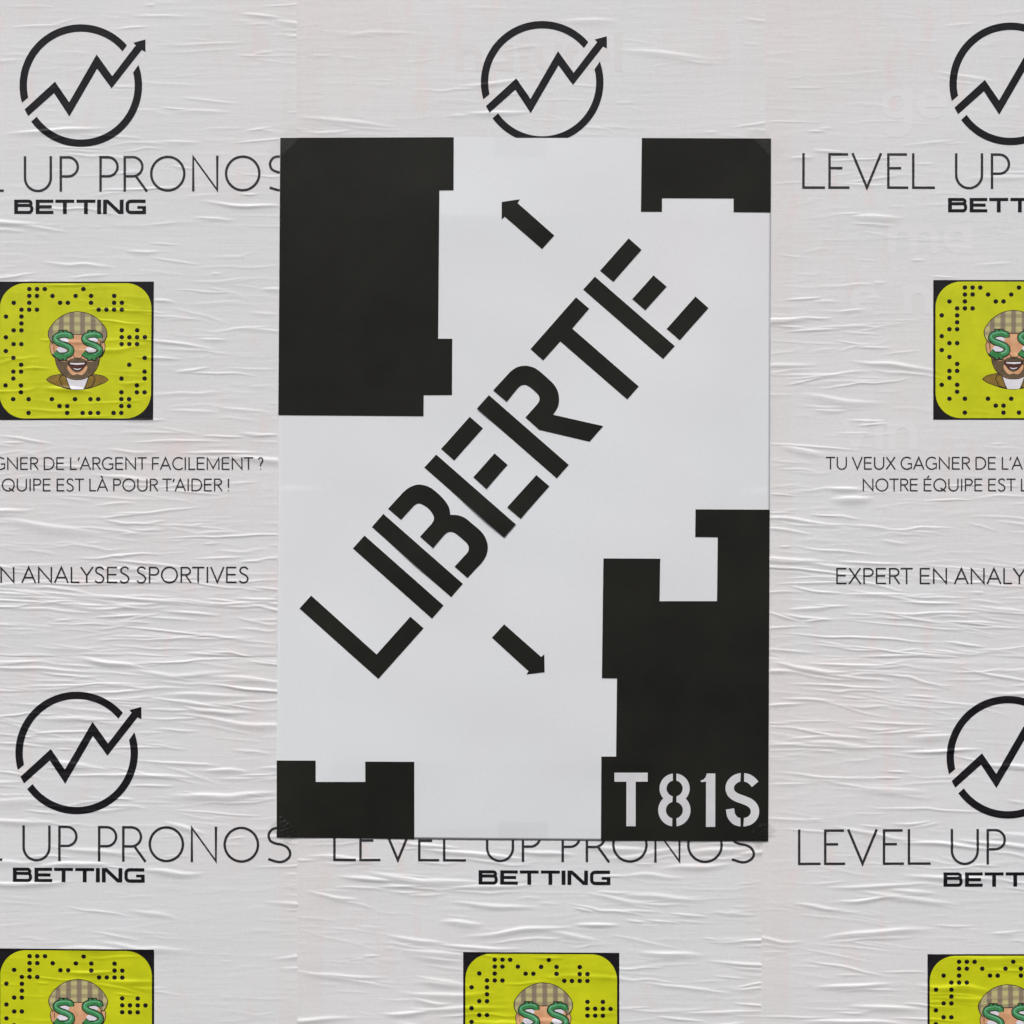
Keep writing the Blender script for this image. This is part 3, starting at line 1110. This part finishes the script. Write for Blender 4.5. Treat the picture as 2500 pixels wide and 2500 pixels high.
def art_height(x, y, off=0.0):
    """mm off the wall: a stiff smooth sheet, slightly wavy, held by its corners"""
    x = np.asarray(x, float); y = np.asarray(y, float)
    u = (x - 680) / 1200.0; v = (y - 338) / 1710.0
    e = np.minimum(np.minimum(u, 1 - u), np.minimum(v, 1 - v))
    env = np.clip(e * 9, 0, 1)
    h = 1.15 + 0.75 * u
    h = h + 1.9 * env * (1 + 0.7 * np.sin(5.2 * u + 2.1 * v + 0.4) * np.sin(6.1 * v + 0.8) + 0.25 * np.sin(13 * u - 4 * v) * np.sin(11 * v + 2))
    h = h + 0.20 * env * np.sin(27 * v + 6 * u) * np.sin(9 * u + 1) + 0.10 * env * np.sin(46 * v - 11 * u + 1)
    h = h + 0.22 * (1 - env) * (1 + np.sin(19 * u + 0.5)) * (v > 0.5) * np.clip((e * 60), 0.25, 1)
    return (h + off) * 0.001


def art_world(x, y, off=0.0):
    return to_world(x, y, art_height(x, y, off), art_org)


us = np.linspace(0, 1, 190); vs_ = np.linspace(0, 1, 270)
U, V = np.meshgrid(us, vs_)
(c0, c1, c2, c3) = [np.array(c) for c in ART]
AX = (1 - U) * (1 - V) * c0[0] + U * (1 - V) * c1[0] + U * V * c2[0] + (1 - U) * V * c3[0]
AY = (1 - U) * (1 - V) * c0[1] + U * (1 - V) * c1[1] + U * V * c2[1] + (1 - U) * V * c3[1] + 3.0 * V ** 6 * np.sin(math.pi * U) * 0.6
P = art_world(AX, AY)
P = np.pad(P, ((0, 1), (1, 1), (0, 0)), mode='edge')
for sl in (np.s_[-1, :, 1], np.s_[:, 0, 1], np.s_[:, -1, 1]):
    P[sl] += 0.0003
new_obj("paper_sheet", grid_mesh("paper_sheet", P), M_ART, art)


def cut_piece(name, polys, mat=None, off=0.30, label=None, lift=None, step=7.0, g=9.0, thick=0.28):
    """a piece of cut paper glued on the sheet: face plus edges"""
    pts, tris = tessellate(polys, step=step, gx=g, gy=g)
    h = np.full(len(pts), off)
    if lift:
        for (lx, ly, r, a) in lift:
            h += a * np.exp(-((pts[:, 0] - lx) ** 2 + (pts[:, 1] - ly) ** 2) / r ** 2)
    top = art_world(pts[:, 0], pts[:, 1], h)
    low = top.copy(); low[:, 1] += thick * 0.001
    n = len(pts)
    cnt = {}
    for t in tris:
        for i in range(len(t)):
            e = (t[i], t[(i + 1) % len(t)])
            cnt[e] = 1
    faces = [list(t) for t in tris]
    verts = list(top)
    rim = [e for e in cnt if (e[1], e[0]) not in cnt]
    m = {}
    for a, b in rim:
        for q in (a, b):
            if q not in m:
                m[q] = (len(verts), len(verts) + 1)
                verts.append(top[q]); verts.append(low[q])
        faces.append([m[a][0], m[a][1], m[b][1], m[b][0]])
    o = new_obj(name, make_mesh(name, verts, faces, smooth=True), mat or M_CUT, art)
    if label:
        o['label'] = label
    return o


k1 = 0.25880
fA = lambda pts: [(1300 + x * k1, 540 + y * k1) for x, y in pts]
fB = lambda pts: [(1000 + x * k1, 840 + y * k1) for x, y in pts]
fC = lambda pts: [(700 + x * k1, 1180 + y * k1) for x, y in pts]
fD = lambda pts: [(1000 + x * k1, 1240 + y * k1) for x, y in pts]

# black blocks
cut_piece("black_block", [[(684.6, 337.0), (1107.8, 335.6), (1107.5, 465.6), (1073, 466), (1069.9, 827.6), (1104.4, 827.6), (1103.6, 964.8), (1034.7, 965.1),
                           (1034.3, 1016.5), (679.8, 1013.8)]], label="large black block in the upper left corner", step=12, g=14)
cut_piece("black_block", [[(1566.7, 337.6), (1881.6, 338.8), (1881.0, 519.4), (1790.3, 518.9), (1790.3, 485.3), (1615.7, 484.6), (1615.7, 517.7), (1564.4, 517.7)]],
          label="black block with a notch in the upper right corner", step=12, g=14)
cut_piece("black_block", [[(1697.2, 1243.5), (1878.4, 1244.2), (1874.8, 2052.6), (1466.8, 2052.0), (1467.8, 1846), (1503.6, 1846), (1505.9, 1655.6), (1469, 1655),
                           (1472.6, 1363), (1611, 1363.7), (1609.5, 1467.3), (1749.7, 1467.3), (1751.5, 1311.6), (1696.4, 1310.8)]],
          label="tall black block in the lower right corner", step=12, g=14)
cut_piece("black_block", [[(675.9, 1856.3), (771.2, 1856.3), (771.2, 1908.1), (892.3, 1908.1), (892.3, 1858.4), (1011.6, 1859), (1011.6, 2048.0), (675.7, 2043.8)]],
          label="black block with a notch in the lower left corner", step=12, g=14)

# the diagonal word
cut_piece("letter", [fC([(232, 1058), (850, 1612), (1168, 1256), (1292, 1365), (866, 1842), (122, 1180)])])
cut_piece("letter", [fC([(735, 492), (1480, 1150), (1372, 1275), (626, 614)])])
bowl = [(958, 240), (1100, 85)] + catmull([(1100, 85), (1160, 38), (1240, 12), (1330, 28), (1400, 72), (1480, 148), (1530, 222), (1545, 297)], 4)[1:] + \
    catmull([(1545, 297), (1612, 300), (1680, 325), (1740, 372), (1840, 460), (1886, 540), (1897, 612), (1882, 680), (1843, 745), (1780, 812)], 4)[1:] + \
    [(1706, 893), (1584, 785)] + catmull([(1692, 668), (1713, 640), (1718, 605), (1705, 572), (1680, 545), (1600, 477), (1555, 458), (1515, 465), (1485, 490)], 4) + \
    [(1382, 610), (1260, 502)] + catmull([(1370, 380), (1388, 345), (1386, 305), (1350, 250), (1300, 210), (1250, 190), (1212, 203), (1185, 230)], 4) + [(1080, 345)]
cut_piece("letter", [fC([(913, 288), (1662, 946), (1552, 1072), (805, 412)]), fC(bowl)], lift=[(1010, 1380, 60, 0.9)])
cut_piece("letter", [fB([(252, 1043), (1002, 1700), (892, 1823), (140, 1165)]), fB([(568, 687), (692, 795), (422, 1100), (298, 990)]),
                     fB([(802, 1032), (925, 1140), (725, 1366), (602, 1256)]), fB([(1195, 1236), (1318, 1342), (1047, 1648), (922, 1538)])], lift=[(1175, 1270, 70, 1.6)])
rb = [(790, 437), (950, 262)] + catmull([(950, 262), (1010, 222), (1085, 206), (1155, 218), (1215, 250), (1340, 360), (1390, 430), (1408, 500), (1405, 570), (1385, 620), (1353, 668)], 4)[1:] + \
    [(1825, 775), (1697, 922), (1220, 810), (1092, 694)] + catmull([(1200, 573), (1222, 540), (1222, 498), (1195, 460), (1130, 405), (1088, 387), (1048, 396), (1018, 422)], 4) + [(915, 546)]
cut_piece("letter", [fB([(748, 483), (1500, 1140), (1388, 1268), (636, 610)]), fB(rb)], lift=[(1180, 990, 50, 0.9)])
cut_piece("letter", [fA([(410, 720), (534, 827), (374, 1015), (1000, 1560), (892, 1683), (262, 1136), (100, 1316), (-19, 1209)])])
cut_piece("letter", [fA([(588, 525), (1340, 1180), (1230, 1302), (478, 647)]), fA([(906, 165), (1028, 272), (762, 575), (636, 470)]),
                     fA([(1140, 513), (1264, 620), (1063, 843), (940, 737)]), fA([(1535, 713), (1657, 822), (1387, 1126), (1264, 1018)])])
# arrows
cut_piece("arrow", [[(1200 + x / 3.019, y / 3.019) for x, y in [(75, 1492), (208, 1472), (192, 1500), (462, 1738), (372, 1838), (97, 1600), (75, 1620)]]],
          label="upper arrow pointing up and left")
cut_piece("arrow", [fD([(892, 1095), (1240, 1402), (1270, 1378), (1273, 1547), (1103, 1567), (1122, 1537), (777, 1222)])], label="lower arrow pointing down and right")
# signature
fS = lambda pts: [(1400 + x * k1, 1800 + y * k1) for x, y in pts]
sig = dict(mat=M_SIGN, off=0.62, thick=0.2, step=5.0, g=7.0)
cut_piece("signature_letter", [fS([(385, 330), (698, 330), (698, 415), (585, 415), (585, 835), (498, 835), (498, 415), (385, 415)])], **sig)


def eight(side):
    s = -1 if side == 'l' else 1
    cxu, cxl = 952, 950
    ux = 937 if s < 0 else 968
    lx = 931 if s < 0 else 963
    pts = []
    cu, cl = (cxu, 479), (cxl, 684)
    def half(c, rx, ry, a0, a1, n=18):
        return [(c[0] + s * rx * math.cos(math.radians(a0 + (a1 - a0) * i / n)), c[1] - ry * math.sin(math.radians(a0 + (a1 - a0) * i / n))) for i in range(n + 1)]
    pts += half(cu, 142, 142, 83, -43)
    pts += half(cl, 152, 154, 43, -82)
    pts += half(cl, 80, 79, -76, 76)
    pts += half(cu, 76, 76, -76, 78)
    return pts


cut_piece("signature_letter", [fS(eight('l')), fS(eight('r'))], **sig)
cut_piece("signature_letter", [fS([(1195, 405), (1222, 396), (1243, 375), (1256, 338), (1335, 338), (1335, 842), (1248, 842), (1248, 414), (1205, 420)])], **sig)
s1 = catmull([(1573, 375), (1562, 376), (1520, 393), (1482, 432), (1471, 480), (1486, 525), (1530, 560), (1598, 586), (1660, 613), (1698, 652), (1709, 695), (1700, 738), (1665, 778), (1616, 796), (1603, 797)], 4)
s2 = catmull([(1607, 375), (1618, 376), (1650, 386), (1685, 410), (1711, 440)], 4)
s3 = catmull([(1474, 672), (1486, 735), (1522, 780), (1560, 796), (1573, 797)], 4)


def ribbon(pts, w):
    q = stroke(pts, w)
    return [a[0] for a in q] + [q[-1][1], q[-1][2]] + [a[3] for a in q][::-1]


cut_piece("signature_letter", [fS(ribbon(s1, 79)), fS(ribbon(s2, 80)), fS(ribbon(s3, 78))], **sig)


# ------------------------------------------------------------------ tape
def tape(cx, cy, L, w, deg, label, crumpled=0.0, seed=1):
    rng = random.Random(seed)
    n, m = 28, 8
    a = math.radians(deg)
    U_, V_ = np.meshgrid(np.linspace(-.5, .5, n), np.linspace(-.5, .5, m))
    X = cx + U_ * L * math.cos(a) - V_ * w * math.sin(a)
    Y = cy + U_ * L * math.sin(a) + V_ * w * math.cos(a)
    e = np.minimum(np.minimum(X - 680, 1879 - X), np.minimum(Y - 337, 2048 - Y))
    inn = np.clip((e + 14) / 14.0, 0, 1)
    ah = art_height(np.clip(X, 680, 1880), np.clip(Y, 338, 2050), 0.52)
    u = (X - 680) / 1200
    outer = (1.15 + 0.75 * np.clip(u, 0, 1) + 0.30) * 0.001
    D = ah * inn + outer * (1 - inn) + 0.00012 * (np.sin(U_ * 40 + seed) * np.sin(V_ * 7 + seed) + 1)
    if crumpled:
        k = rng.uniform(0, 6)
        D = D + crumpled * 0.001 * np.abs(np.sin(U_ * 17 + V_ * 6 + k) * np.sin(V_ * 8 - U_ * 9 + 2 * k))
    loc = W(cx, cy, 0.002)
    P = to_world(X, Y, D, loc)
    # orientation of the grid: rows must run downwards
    me = grid_mesh("tape_strip", P)
    o = new_obj("tape_strip", me, M_TAPE_OLD if crumpled else M_TAPE)
    o.location = loc
    o['label'] = label
    o['category'] = "tape"
    o['group'] = "clear tape pieces holding the stencil poster"
    return o


tape(694, 347, 96, 40, -45, "clear tape across the stencil poster's top left corner", seed=1)
tape(1872, 348, 90, 36, 45, "clear tape across the stencil poster's top right corner", seed=2)
tape(1859, 2034, 62, 40, -45, "crumpled clear tape on the bottom right corner beside the signature", 0.7, seed=3)
tape(694, 2026, 62, 40, 45, "crumpled clear tape on the stencil poster's bottom left corner", 0.7, seed=4)
tape(1272, 359, 126, 50, 1, "clear tape lying flat at the middle of the stencil poster's top edge", seed=5)
tape(1278, 2028, 122, 44, 2, "clear tape lying flat at the middle of the stencil poster's bottom edge", seed=6)
